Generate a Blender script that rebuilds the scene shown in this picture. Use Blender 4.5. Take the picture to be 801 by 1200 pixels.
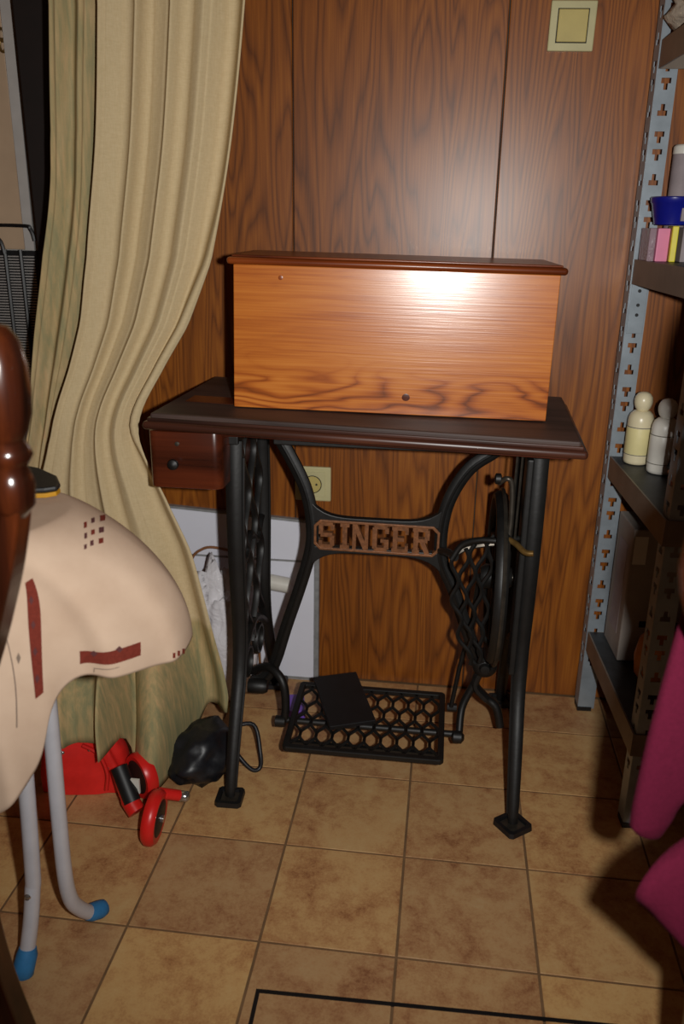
import bpy, bmesh, math, random
from mathutils import Vector, Matrix, Euler, noise
PI = math.pi
random.seed(7)
for o in list(bpy.data.objects): bpy.data.objects.remove(o)
scene = bpy.context.scene
COL = scene.collection

# ------------------------------------------------------------------ camera, world, light, exposure
cd = bpy.data.cameras.new('camera'); cam = bpy.data.objects.new('camera', cd); COL.objects.link(cam)
cam.location = (0.675, -1.4128, 1.0709)
cam.rotation_euler = (1.2326, -0.0131, 0.1274)
cd.sensor_fit = 'VERTICAL'; cd.sensor_height = 23.6; cd.sensor_width = 23.6
cd.lens = 23.6 * 968.86 / 1200.0
cd.clip_start = 0.02
cd.dof.use_dof = True; cd.dof.focus_distance = 1.50; cd.dof.aperture_fstop = 3.0
scene.camera = cam

world = bpy.data.worlds.new('world'); scene.world = world; world.use_nodes = True
bg = world.node_tree.nodes['Background']
bg.inputs[0].default_value = (1.0, 0.44, 0.19, 1); bg.inputs[1].default_value = 0.045

ld = bpy.data.lights.new('camera_flash', 'SPOT'); flash = bpy.data.objects.new('camera_flash', ld); COL.objects.link(flash)
flash.location = (0.762, -1.40, 1.08)
ld.energy = 66; ld.color = (1.0, 0.985, 0.95); ld.shadow_soft_size = 0.014
ld.spot_size = math.radians(128); ld.spot_blend = 1.0
aim = Vector((0.56, 0.30, 0.86)) - flash.location
flash.rotation_euler = aim.to_track_quat('-Z', 'Y').to_euler()

vs = scene.view_settings
vs.view_transform = 'Standard'; vs.look = 'None'; vs.gamma = 1; vs.use_curve_mapping = False
vs.exposure = 0.0

# ------------------------------------------------------------------ helpers
class MB:
    def __init__(s): s.v = []; s.f = []
    def add(s, vs, fs):
        n = len(s.v); s.v += [Vector(p) for p in vs]; s.f += [tuple(i + n for i in f) for f in fs]; return s
    def box(s, x0, x1, y0, y1, z0, z1, m=None):
        P = [Vector((x, y, z)) for z in (z0, z1) for y in (y0, y1) for x in (x0, x1)]
        if m: P = [m @ q for q in P]
        return s.add(P, [(0,2,3,1),(4,5,7,6),(0,1,5,4),(2,6,7,3),(0,4,6,2),(1,3,7,5)])
    def tube(s, pts, r, n=8, side=None, b=None, closed=False, cap=True):
        """sweep an ellipse: r = half size across, b = half size along the other axis"""
        pts = [Vector(p) for p in pts]; N = len(pts)
        R = list(r) if isinstance(r, (list, tuple)) else [r] * N
        B = R if b is None else (list(b) if isinstance(b, (list, tuple)) else [b] * N)
        vs = []; up = None
        for i in range(N):
            if closed: t = pts[(i+1) % N] - pts[i-1]
            else: t = pts[min(i+1, N-1)] - pts[max(i-1, 0)]
            t.normalize()
            if side is not None:
                a = Vector(side) - t * t.dot(Vector(side)); a.normalize()
            else:
                if up is None:
                    up = Vector((0,0,1)) if abs(t.z) < .9 else Vector((1,0,0))
                a = up - t * t.dot(up); a.normalize(); up = a
            c = t.cross(a)
            for k in range(n):
                an = 2*PI*(k+.5)/n
                q = .5 / math.cos(PI/n) * 2 if n == 4 else 1
                vs.append(pts[i] + a*(math.cos(an)*R[i]*q) + c*(math.sin(an)*B[i]*q))
        fs = []
        for i in range(N if closed else N-1):
            j = (i+1) % N
            for k in range(n):
                l = (k+1) % n
                fs.append((i*n+k, i*n+l, j*n+l, j*n+k))
        if cap and not closed:
            fs.append(tuple(range(n))[::-1]); fs.append(tuple((N-1)*n + k for k in range(n)))
        return s.add(vs, fs)
    def lathe(s, prof, origin=(0,0,0), axis='Z', n=24, m=None):
        """prof = [(radius, height)]"""
        vs = []; O = Vector(origin)
        for r, h in prof:
            for k in range(n):
                a = 2*PI*k/n; c, d = r*math.cos(a), r*math.sin(a)
                q = {'Z': (c, d, h), 'Y': (c, h, d), 'X': (h, c, d)}[axis]
                q = Vector(q)
                if m: q = m @ q
                vs.append(O + q)
        fs = []
        for i in range(len(prof)-1):
            for k in range(n):
                l = (k+1) % n; fs.append((i*n+k, i*n+l, (i+1)*n+l, (i+1)*n+k))
        fs.append(tuple(range(n))[::-1]); fs.append(tuple((len(prof)-1)*n+k for k in range(n)))
        return s.add(vs, fs)
    def prism(s, poly, y0, y1, plane='XZ'):
        n = len(poly)
        def P(a, b, c): return {'XZ': (a, c, b), 'XY': (a, b, c), 'YZ': (c, a, b)}[plane]
        vs = [P(a, b, y0) for a, b in poly] + [P(a, b, y1) for a, b in poly]
        fs = [tuple(range(n))[::-1], tuple(range(n, 2*n))] + [(i, (i+1) % n, n+(i+1) % n, n+i) for i in range(n)]
        return s.add(vs, fs)
    def grid(s, fn, nu, nv):
        vs = [fn(i/nu, j/nv) for j in range(nv+1) for i in range(nu+1)]
        w = nu+1
        return s.add(vs, [(j*w+i, j*w+i+1, (j+1)*w+i+1, (j+1)*w+i) for j in range(nv) for i in range(nu)])
    def mesh(s, name, mat=None, smooth=False, bevel=0, seg=2, ang=50):
        me = bpy.data.meshes.new(name); me.from_pydata([tuple(v) for v in s.v], [], s.f)
        bm = bmesh.new(); bm.from_mesh(me)
        bmesh.ops.recalc_face_normals(bm, faces=bm.faces)
        if bevel:
            ed = [e for e in bm.edges if len(e.link_faces) == 2 and e.calc_face_angle(0) > .6]
            bmesh.ops.bevel(bm, geom=ed, offset=bevel, segments=seg, profile=.5, affect='EDGES', clamp_overlap=True)
        if smooth:
            for f in bm.faces: f.smooth = True
            for e in bm.edges:
                if len(e.link_faces) == 2 and e.calc_face_angle(0) > math.radians(ang): e.smooth = False
        bm.to_mesh(me); bm.free()
        if mat: me.materials.append(mat)
        return me
    def build(s, name, mat, parent=None, smooth=False, bevel=0, seg=2, ang=50, label=None):
        o = bpy.data.objects.new(name, s.mesh(name, mat, smooth, bevel, seg, ang)); COL.objects.link(o)
        if parent is not None: o.parent = parent
        if label: o['label'] = label
        return o

def tag(o, label=None, cat=None, group=None, kind=None):
    if label: o['label'] = label
    if cat: o['category'] = cat
    if group: o['group'] = group
    if kind: o['kind'] = kind
    return o
def empty(name, loc=(0,0,0), rot=(0,0,0)):
    o = bpy.data.objects.new(name, None); COL.objects.link(o); o.location = loc; o.rotation_euler = rot
    o.empty_display_size = .05
    return o
def link_mesh(name, me, parent=None, loc=(0,0,0)):
    o = bpy.data.objects.new(name, me); COL.objects.link(o); o.location = loc
    if parent is not None: o.parent = parent
    return o
def solid(o, t, off=0):
    m = o.modifiers.new('thickness', 'SOLIDIFY'); m.thickness = t; m.offset = off; return o
def spl(P, n):
    """Catmull-Rom through points of any dimension, n samples per span"""
    P = [Vector(p) for p in P]; out = []
    for i in range(len(P)-1):
        a, b, c, d = P[max(i-1,0)], P[i], P[i+1], P[min(i+2, len(P)-1)]
        for k in range(n):
            t = k/n
            out.append(.5*((2*b) + (c-a)*t + (2*a-5*b+4*c-d)*t*t + (3*b-a-3*c+d)*t**3))
    out.append(P[-1]); return out
def lerp(a, b, t): return a + (b-a)*t
def smooth01(t): t = max(0, min(1, t)); return t*t*(3-2*t)
def rows_at(rows, t):
    """rows sorted by first value; smooth interpolation of the rest"""
    if t <= rows[0][0]: return rows[0][1:]
    for i in range(len(rows)-1):
        if t <= rows[i+1][0]:
            a, b, c, d = rows[max(i-1,0)], rows[i], rows[i+1], rows[min(i+2, len(rows)-1)]
            q = (t-b[0])/(c[0]-b[0])
            return [.5*((2*b[k]) + (c[k]-a[k])*q + (2*a[k]-5*b[k]+4*c[k]-d[k])*q*q + (3*b[k]-a[k]-3*c[k]+d[k])*q**3) for k in range(1, len(b))]
    return rows[-1][1:]

# ------------------------------------------------------------------ materials
def L(r, g, b):
    f = lambda c: c/12.92 if c <= .04045 else ((c+.055)/1.055)**2.4
    return (f(r/255), f(g/255), f(b/255), 1)
class NT:
    def __init__(s, name):
        s.m = bpy.data.materials.new(name); s.m.use_nodes = True; s.t = s.m.node_tree
        s.b = s.t.nodes['Principled BSDF']
    def n(s, typ, **kw):
        o = s.t.nodes.new(typ)
        for k, v in kw.items(): setattr(o, k, v)
        return o
    def l(s, a, b): s.t.links.new(a, b)
    def val(s, sock, v):
        if hasattr(v, 'is_output') or isinstance(v, bpy.types.NodeSocket): s.l(v, sock)
        else: sock.default_value = v
    def math(s, op, a, b=None):
        o = s.n('ShaderNodeMath', operation=op); s.val(o.inputs[0], a)
        if b is not None: s.val(o.inputs[1], b)
        return o.outputs[0]
    def coord(s, scale=(1,1,1), rnd=0.0, loc=(0,0,0)):
        tc = s.n('ShaderNodeTexCoord'); mp = s.n('ShaderNodeMapping'); mp.inputs['Scale'].default_value = scale
        mp.inputs['Location'].default_value = loc
        if rnd:
            oi = s.n('ShaderNodeObjectInfo'); va = s.n('ShaderNodeVectorMath', operation='MULTIPLY_ADD')
            cb = s.n('ShaderNodeCombineXYZ')
            for i in range(3): s.l(oi.outputs['Random'], cb.inputs[i])
            s.l(cb.outputs[0], va.inputs[0]); va.inputs[1].default_value = (rnd, rnd*.7, rnd*1.3); s.l(tc.outputs['Object'], va.inputs[2])
            s.l(va.outputs[0], mp.inputs['Vector'])
        else: s.l(tc.outputs['Object'], mp.inputs['Vector'])
        return mp.outputs[0]
    def noise(s, vec, scale, detail=4, rough=.55, dist=0):
        o = s.n('ShaderNodeTexNoise'); s.l(vec, o.inputs['Vector']); o.inputs['Scale'].default_value = scale
        o.inputs['Detail'].default_value = detail; o.inputs['Roughness'].default_value = rough; o.inputs['Distortion'].default_value = dist
        return o.outputs['Fac']
    def ramp(s, fac, stops):
        o = s.n('ShaderNodeValToRGB'); s.l(fac, o.inputs[0]); e = o.color_ramp.elements
        e[0].position, e[0].color = stops[0]; e[1].position, e[1].color = stops[-1]
        for p, c in stops[1:-1]:
            k = e.new(p); k.color = c
        return o.outputs[0]
    def mix(s, fac, a, b, mode='MIX'):
        o = s.n('ShaderNodeMix', data_type='RGBA', blend_type=mode); s.val(o.inputs[0], fac); s.val(o.inputs[6], a); s.val(o.inputs[7], b)
        return o.outputs[2]
    def bump(s, h, strength=.3, dist=.002):
        o = s.n('ShaderNodeBump'); o.inputs['Strength'].default_value = strength; o.inputs['Distance'].default_value = dist
        s.l(h, o.inputs['Height']); s.l(o.outputs[0], s.b.inputs['Normal'])
    def base(s, c, rough=.5, metal=0, spec=.5, coat=0):
        s.val(s.b.inputs['Base Color'], c); s.val(s.b.inputs['Roughness'], rough); s.b.inputs['Metallic'].default_value = metal
        s.b.inputs['Specular IOR Level'].default_value = spec
        if coat: s.b.inputs['Coat Weight'].default_value = coat; s.b.inputs['Coat Roughness'].default_value = .12
        return s.m

def plain(name, c, rough=.5, metal=0, spec=.5, var=.18, vs=30, bump=0, bs=200, coat=0):
    t = NT(name); v = t.coord(rnd=3.0); f = t.noise(v, vs)
    d = tuple(x*(1-var) for x in c[:3]) + (1,); u = tuple(min(1, x*(1+var)) for x in c[:3]) + (1,)
    col = t.ramp(f, [(.3, d), (.7, u)])
    if bump: t.bump(t.noise(v, bs), bump, .001)
    return t.base(col, rough, metal, spec, coat)

def wood(name, dark, mid, light, stretch=(7, 7, .9), rings=9, fine=(160, 160, 3), rough=.35, rnd=9.0, spec=.5, contrast=1.0, bump=.08, scale=1.0, coat=0, ring_w=.6, sharp=1.6):
    """long-grained wood: contour lines of a stretched noise give the flame figure"""
    t = NT(name)
    v = t.coord(stretch, rnd)
    n1 = t.noise(v, scale, 2.5, .45, .25)
    r = t.math('FRACT', t.math('MULTIPLY', n1, rings))
    tri = t.math('ABSOLUTE', t.math('SUBTRACT', t.math('MULTIPLY', r, 2), 1))
    tri = t.math('POWER', tri, sharp)
    v2 = t.coord(fine, rnd)
    n2 = t.noise(v2, 1, 3, .6)
    n3 = t.noise(t.coord((stretch[0]*.5, stretch[1]*.5, stretch[2]*.5), rnd), 1.3, 2)
    f = t.math('ADD', t.math('MULTIPLY', tri, ring_w), t.math('MULTIPLY', n2, 1.15-ring_w))
    f = t.math('ADD', t.math('MULTIPLY', f, .72), t.math('MULTIPLY', n3, .30))
    col = t.ramp(f, [(.5-.33*contrast, light), (.46, mid), (.5+.36*contrast, dark)])
    if bump: t.bump(n2, bump, .0012)
    return t.base(col, rough, 0, spec, coat)

M = {}
M['panel'] = wood('wall_panel_wood', L(80,39,12), L(140,78,24), L(174,106,34), (9, 9, .8), 25, (300, 300, 8), .36, 9, .5, 1.05, .02, ring_w=.42, sharp=2.0)
def mat_case():
    """fine straight grain above, flame figure in the lowest hand's breadth of the board"""
    t = NT('case_wood')
    n1 = t.noise(t.coord((2.6, 5, 13), loc=(.35, 0, .2)), 1, 2.5, .45, .2)
    r = t.math('FRACT', t.math('MULTIPLY', n1, 15))
    tri = t.math('POWER', t.math('ABSOLUTE', t.math('SUBTRACT', t.math('MULTIPLY', r, 2), 1)), 2.2)
    tc = t.n('ShaderNodeTexCoord'); sep = t.n('ShaderNodeSeparateXYZ'); t.l(tc.outputs['Object'], sep.inputs[0])
    mr = t.n('ShaderNodeMapRange'); t.l(sep.outputs[2], mr.inputs[0])
    for i, v in ((1, .075), (2, .045), (3, .10), (4, .85)): mr.inputs[i].default_value = v
    n2 = t.noise(t.coord((5, 150, 300)), 1, 3, .6); n3 = t.noise(t.coord((3, 5, 14)), 1, 3, .5)
    f = t.math('ADD', t.math('MULTIPLY', tri, t.math('MULTIPLY', mr.outputs[0], .45)), t.math('ADD', t.math('MULTIPLY', n2, .45), t.math('MULTIPLY', n3, .42)))
    col = t.ramp(f, [(.26, L(210,132,56)), (.44, L(192,110,39)), (.60, L(166,85,27)), (.84, L(116,55,15))])
    t.bump(n2, .22, .0007)
    return t.base(col, .25, 0, .5, .25)
M['case'] = mat_case()
M['case_lid'] = wood('case_lid_wood', L(66,24,8), L(118,52,18), L(150,76,30), (.8, 6, 6), 6, (4, 150, 150), .28, 4, .5, .9, .1)
M['top'] = wood('tabletop_wood', L(44,32,28), L(66,50,45), L(84,64,56), (1, 7, 7), 5, (4, 120, 120), .55, 0, .4, .9, .2)
M['edge'] = wood('dark_edge_wood', L(38,20,14), L(68,36,25), L(92,52,36), (1, 8, 8), 5, (5, 140, 140), .34, 3, .5, .9, .06)
M['mahog'] = wood('mahogany', L(44,17,9), L(80,34,18), L(104,47,25), (1, 8, 8), 5, (5, 140, 140), .26, 3, .5, .9, .06)
M['chair'] = wood('chair_wood', L(18,7,4), L(46,18,8), L(78,34,13), (8, 8, 1.5), 5, (120, 120, 6), .2, 5, .55, .9, .03)
M['jamb'] = plain('dark_jamb', L(22,12,9), .6)
M['iron'] = plain('black_cast_iron', L(17,16,15), .5, 0, .5, .35, 40, .3, 90)
M['rod'] = plain('worn_steel', L(80,74,66), .4, .7, .5, .3, 60)
M['brass'] = plain('dull_brass', L(120,92,48), .4, .6, .5, .3, 60)
M['copper'] = plain('worn_copper_paint', L(128,82,50), .5, .2, .5, .35, 120, .3, 300)
M['steel'] = plain('galvanised_steel', L(150,160,168), .42, .35, .5, .14, 25)
M['lip'] = plain('grey_brown_shelf_paint', L(118,105,93), .45, .2, .5, .15, 20)
M['shelfboard'] = plain('dark_shelf_top', L(52,54,56), .5, .2, .5, .3, 40)
M['ivory'] = plain('aged_ivory_plastic', L(196,188,142), .4, 0, .5, .1, 14)
M['ivory2'] = plain('yellowed_plastic', L(196,178,108), .4, 0, .5, .1, 14)
M['gapblack'] = plain('dark_gap', L(34,32,26), .7)
M['whiteboard'] = plain('white_laminate', L(230,231,242), .4, 0, .4, .03, 8)
M['greytrim'] = plain('grey_edge', L(140,140,140), .5, 0, .4, .2, 60)
M['blackplastic'] = plain('black_plastic', L(18,18,20), .5, 0, .5, .3, 40)
M['blackbag'] = plain('black_nylon', L(24,25,30), .42, 0, .5, .4, 30, .6, 40)
M['red'] = plain('red_plastic', L(214,34,30), .34, 0, .5, .08, 20)
M['redbag'] = plain('red_fabric', L(222,40,34), .5, 0, .4, .1, 30, .4, 60)
M['chrome'] = plain('chrome', L(190,190,190), .2, .9, .5, .05)
M['tube'] = plain('silver_painted_tube', L(205,205,212), .38, .3, .5, .05)
M['bluecap'] = plain('blue_rubber', L(48,116,168), .6, 0, .4, .12, 60)
M['magenta'] = plain('magenta_fleece', L(80,17,38), .95, 0, .1, .12, 300, .7, 500)
M['cream'] = plain('cream_bottle', L(226,214,178), .3, 0, .5, .03)
M['creamlabel'] = plain('yellow_label', L(226,214,156), .5, 0, .4, .06)
M['labeltext'] = plain('grey_label_text', L(120,116,106), .6)
M['whiteplastic'] = plain('white_plastic', L(220,216,206), .35, 0, .5, .04)
M['blue'] = plain('blue_plastic', L(20,26,128), .3, 0, .5, .1)
M['pinkbox'] = plain('pink_card', L(228,136,168), .5, 0, .5, .06)
M['yellowbox'] = plain('yellow_card', L(222,206,36), .45, 0, .5, .1)
M['bluebox'] = plain('light_blue_card', L(74,152,220), .45, 0, .5, .06)
M['greybox'] = plain('grey_card', L(150,138,140), .6, 0, .4, .12)
M['carton'] = plain('grey_brown_cardboard', L(150,140,132), .7, 0, .3, .15, 12)
M['brownpaper'] = plain('brown_wrapping_paper', L(186,118,56), .55, 0, .4, .15, 20)
M['rope'] = plain('pale_pink_cord', L(226,168,148), .6, 0, .4, .1)
M['amber'] = plain('amber_plastic', L(176,126,20), .5)
M['purple'] = plain('purple_card', L(124,86,190), .5, 0, .4, .06)
M['fridge'] = plain('beige_back_panel', L(190,164,136), .55, .1, .4, .16, 5)
M['wire'] = plain('black_wire', L(20,20,22), .45)
M['condenser'] = plain('grey_wire_mesh', L(190,186,182), .5, .3, .4, .1)
M['stripgrey'] = plain('pale_metal_strip', L(214,212,208), .4, .4, .5, .06)
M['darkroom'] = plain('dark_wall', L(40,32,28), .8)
M['wallpaint'] = plain('side_wall_paint', L(120,100,80), .8)
M['grout'] = plain('grout', L(122,94,66), .85, 0, .2, .2, 30)
M['printred'] = plain('print_red', L(106,44,34), .9, 0, .1, .15, 250)
M['printdark'] = plain('print_dark', L(84,50,50), .9, 0, .1, .1)
M['printgrey'] = plain('print_grey_line', L(120,104,92), .9, 0, .1, .1)
M['copperwire'] = plain('brown_cable', L(140,92,56), .5, 0, .4, .1)

def mat_tile():
    t = NT('mottled_floor_tile'); v = t.coord((1,1,1), 40.0)
    a = t.noise(v, 11, 6, .66, .4); b = t.noise(v, 46, 5, .7); c = t.noise(v, 260, 3, .7)
    f = t.math('ADD', t.math('MULTIPLY', a, .52), t.math('ADD', t.math('MULTIPLY', b, .30), t.math('MULTIPLY', c, .20)))
    col = t.ramp(f, [(.37, L(154,106,73)), (.45, L(190,145,102)), (.54, L(210,172,123)), (.67, L(217,187,139))])
    oi = t.n('ShaderNodeObjectInfo')
    tone = t.ramp(oi.outputs['Random'], [(0, L(226,216,212)), (1, L(255,246,226))])
    col = t.mix(1.0, col, tone, 'MULTIPLY')
    t.bump(b, .15, .001)
    return t.base(col, .5, 0, .35)
M['tile'] = mat_tile()

def mat_curtain(name, green):
    """cream cloth with a washed green and orange print: green = amount of print above the border"""
    t = NT(name)
    weave = t.noise(t.coord((420, 420, 60)), 1, 2); weave2 = t.noise(t.coord((90, 90, 420)), 1, 2)
    st = t.noise(t.coord((95, 95, 7)), 1, 4, .65, .3); big = t.noise(t.coord((9, 9, 4)), 1, 3, .5, .6)
    sep = t.n('ShaderNodeSeparateXYZ'); tc = t.n('ShaderNodeTexCoord'); t.l(tc.outputs['Object'], sep.inputs[0])
    base = t.ramp(t.math('ADD', t.math('MULTIPLY', weave, .5), t.math('MULTIPLY', weave2, .5)), [(.3, L(194,173,134)), (.7, L(207,187,149))])
    printed = t.ramp(t.math('ADD', t.math('MULTIPLY', st, .6), t.math('MULTIPLY', big, .4)),
                     [(.34, L(200,148,102)), (.43, L(188,160,114)), (.52, L(166,148,104)), (.62, L(140,136,98)), (.74, L(118,120,86))])
    # printed border on the lowest 30 cm of the cloth
    border = t.n('ShaderNodeMapRange'); t.l(sep.outputs[2], border.inputs[0])
    border.inputs[1].default_value = .30; border.inputs[2].default_value = .285; border.inputs[3].default_value = 0; border.inputs[4].default_value = 1
    upper = t.math('MULTIPLY', t.ramp(big, [(.36, (.35,.35,.35,1)), (.56, (1,1,1,1))]), green)
    fac = t.math('MAXIMUM', t.math('MULTIPLY', border.outputs[0], .9), upper)
    t.bump(weave2, .15, .0008)
    return t.base(t.mix(fac, base, printed), .9, 0, .15)
M['curtain'] = mat_curtain('cream_curtain_cloth', .06)
M['curtain2'] = mat_curtain('printed_curtain_cloth', .8)

def mat_cloth():
    t = NT('beige_tablecloth'); v = t.coord()
    col = t.ramp(t.noise(v, 18), [(.3, L(180,154,132)), (.7, L(190,165,143))])
    t.bump(t.noise(v, 700, 2), .12, .0006)
    return t.base(col, .85, 0, .2)
M['cloth'] = mat_cloth()
def mat_bag(name, c, tr):
    t = NT(name); v = t.coord()
    t.bump(t.noise(v, 22, 4, .6, 1.2), .8, .01)
    m = t.base(c, .22, 0, .6); t.b.inputs['Transmission Weight'].default_value = tr; t.b.inputs['IOR'].default_value = 1.2
    return m
M['plasticbag'] = mat_bag('thin_white_plastic_film', L(236,232,236), .08)
M['clearbag'] = mat_bag('clear_brown_film', L(186,170,152), .35)
M['trans'] = mat_bag('translucent_grey_plastic', L(176,150,160), .3)

# ------------------------------------------------------------------ the room
T = 0.216; WY = 0.374
floor = MB().box(-1.4, 1.55, -1.95, 1.3, -.05, -.0013).build('floor', M['grout']); tag(floor, 'mottled beige square floor tiles', kind='structure')
def tile_mesh(d):
    g = .0042; w = T-g; h = d-g; i = .0005; mb = MB()
    x0, y0 = g/2, g/2
    A = [(x0,y0,-.0024),(x0+w,y0,-.0024),(x0+w,y0+h,-.0024),(x0,y0+h,-.0024)]
    B = [(x0,y0,-.0004),(x0+w,y0,-.0004),(x0+w,y0+h,-.0004),(x0,y0+h,-.0004)]
    C = [(x0+i,y0+i,0),(x0+w-i,y0+i,0),(x0+w-i,y0+h-i,0),(x0+i,y0+h-i,0)]
    mb.add(A+B+C, [(0,1,5,4),(1,2,6,5),(2,3,7,6),(3,0,4,7),(4,5,9,8),(5,6,10,9),(6,7,11,10),(7,4,8,11),(8,9,10,11)])
    return mb.mesh('tile', M['tile'])
tm = tile_mesh(T); te = tile_mesh(WY - T - .002)
for i in range(-6, 7):
    for j in range(-9, 2):
        link_mesh('tile', te if j == 1 else tm, floor, (i*T, j*T, 0))

wall = MB().box(-.14, 1.5, WY+.008, WY+.06, 0, 2.35).build('wall_back', M['gapblack']); tag(wall, 'glossy brown wood-grain panelled wall', kind='structure')
PX = [-.14, .345, .756, 1.167, 1.5]
for a, b in zip(PX, PX[1:]):
    g = .0012
    p = MB().box(0, b-a-2*g, 0, .009, 0, 2.346).mesh('panel', M['panel'], bevel=.0015, seg=1)
    link_mesh('panel', p, wall, (a+g, WY, .002))
tag(MB().box(1.5, 1.55, -1.9, WY+.06, 0, 2.35).build('wall_right', M['wallpaint']), 'side wall behind the metal shelving', kind='structure')
tag(MB().box(-.215, -.14, WY-.012, WY+.06, 0, 2.2).build('trim_1', M['jamb'], bevel=.003), 'dark door jamb beside curtain', kind='structure')
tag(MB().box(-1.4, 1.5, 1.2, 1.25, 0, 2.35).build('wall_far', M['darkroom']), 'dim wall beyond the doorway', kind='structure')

# hatch outline set into the floor
h = empty('floor_hatch', (.447, -.517, 0), (0, 0, math.radians(1.6)))
tag(h, 'black rectangular hatch outline set into the tiled floor in the foreground', 'hatch')
for x0, x1, y0, y1 in ((0, .70, -.006, 0), (0, .006, -.62, -.006), (.694, .70, -.62, -.006), (.006, .694, -.62, -.614)):
    MB().box(x0, x1, y0, y1, -.004, .0012).build('edge_strip', M['blackplastic'], h)

# ------------------------------------------------------------------ light switch and socket on the wall
s = empty('light_switch', (.8715, WY, 1.417), (0, math.radians(1.0), 0)); tag(s, 'square ivory light switch high on the wood-panelled wall', 'switch')
MB().box(-.0415, .0415, -.009, 0, -.0415, .0415).build('frame', M['ivory'], s, bevel=.002)
MB().box(-.0285, .0285, -.0096, -.0085, -.0285, .0285).build('gap', M['gapblack'], s)
MB().box(-.0268, .0268, -.0125, -.009, -.0268, .0268).build('rocker', M['ivory2'], s, bevel=.0015)
s = empty('wall_socket', (.3875, WY, .5045)); tag(s, 'square ivory power socket low on the wall behind the iron stand', 'socket')
MB().box(-.0415, .0415, -.009, 0, -.0405, .0405).build('frame', M['ivory'], s, bevel=.003)
MB().box(-.029, .029, -.0115, -.0085, -.029, .029).build('insert', M['ivory'], s, bevel=.001)
MB().tube([(.0202*math.cos(2*PI*i/28), -.0118, .0202*math.sin(2*PI*i/28)) for i in range(28)], .0011, 6, closed=True).build('rim', M['gapblack'], s)
MB().lathe([(.0195, -.0119), (.0195, -.0112)], axis='Y', n=28).build('well', M['ivory2'], s)
for x in (-.009, .009): MB().lathe([(.0026, -.0126), (.0026, -.0115)], (x, 0, 0), 'Y', 10).build('pin_hole', M['gapblack'], s)

# ------------------------------------------------------------------ treadle sewing table
tb = empty('treadle_sewing_table', (0, 0, 0))
tag(tb, 'antique treadle sewing table with dark wooden top on black cast-iron stand', 'sewing table')
# tabletop: sags slightly to the right
TOPM = Matrix.Translation((.5415, .098, .7505)) @ Matrix.Rotation(math.radians(-2.0), 4, 'Z') @ Matrix.Rotation(math.radians(.92), 4, 'Y')
def put(o, m): o.matrix_local = m; return o
top = put(MB().box(-.361, .361, -.182, .186, -.016, 0).build('tabletop', M['top'], tb, bevel=.004), TOPM)
bead = MB().box(-.372, .372, -.193, .188, -.0275, -.013).build('edge_moulding', M['edge'], top, smooth=True, bevel=.0062, seg=4, ang=70)
MB().box(-.365, .365, -.186, .187, -.014, -.0075).build('edge_fillet', M['edge'], top, bevel=.002)
MB().box(-.335, -.23, -.075, -.02, -.001, .0006).build('inlaid_flap', M['mahog'], top)
MB().box(-.345, .345, -.165, .175, -.036, -.0275).build('underframe', M['mahog'], top, bevel=.001)
# drawer hanging at the left end
def rrect(x0, x1, y0, y1, r, n=6):
    P = []
    for cx, cy, a0 in ((x1-r, y1-r, 0), (x0+r, y1-r, 90), (x0+r, y0+r, 180), (x1-r, y0+r, 270)):
        P += [(cx + r*math.cos(math.radians(a0+90*k/n)), cy + r*math.sin(math.radians(a0+90*k/n))) for k in range(n+1)]
    return P
dr = put(MB().prism(rrect(-.0655, .0655, 0, .31, .016), -.050, .052, 'XY').build('drawer', M['mahog'], tb, smooth=True, bevel=.0022, ang=40), Matrix.Translation((.2315, -.068, .672)))
MB().lathe([(.0025, 0), (.0075, -.004), (.0098, -.009), (.0088, -.014), (.004, -.0165), (.0004, -.017)], (-.018, 0, -.004), 'Y', 20).build('knob', M['iron'], dr, smooth=True, label='small round black drawer knob')
MB().lathe([(.004, 0), (.004, -.0018), (.001, -.0025)], (-.012, 0, .031), 'Y', 12).build('screw', M['rod'], dr, smooth=True)
MB().box(-.002, .115, .03, .30, .04, .062).build('drawer_rail', M['mahog'], dr)

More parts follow.
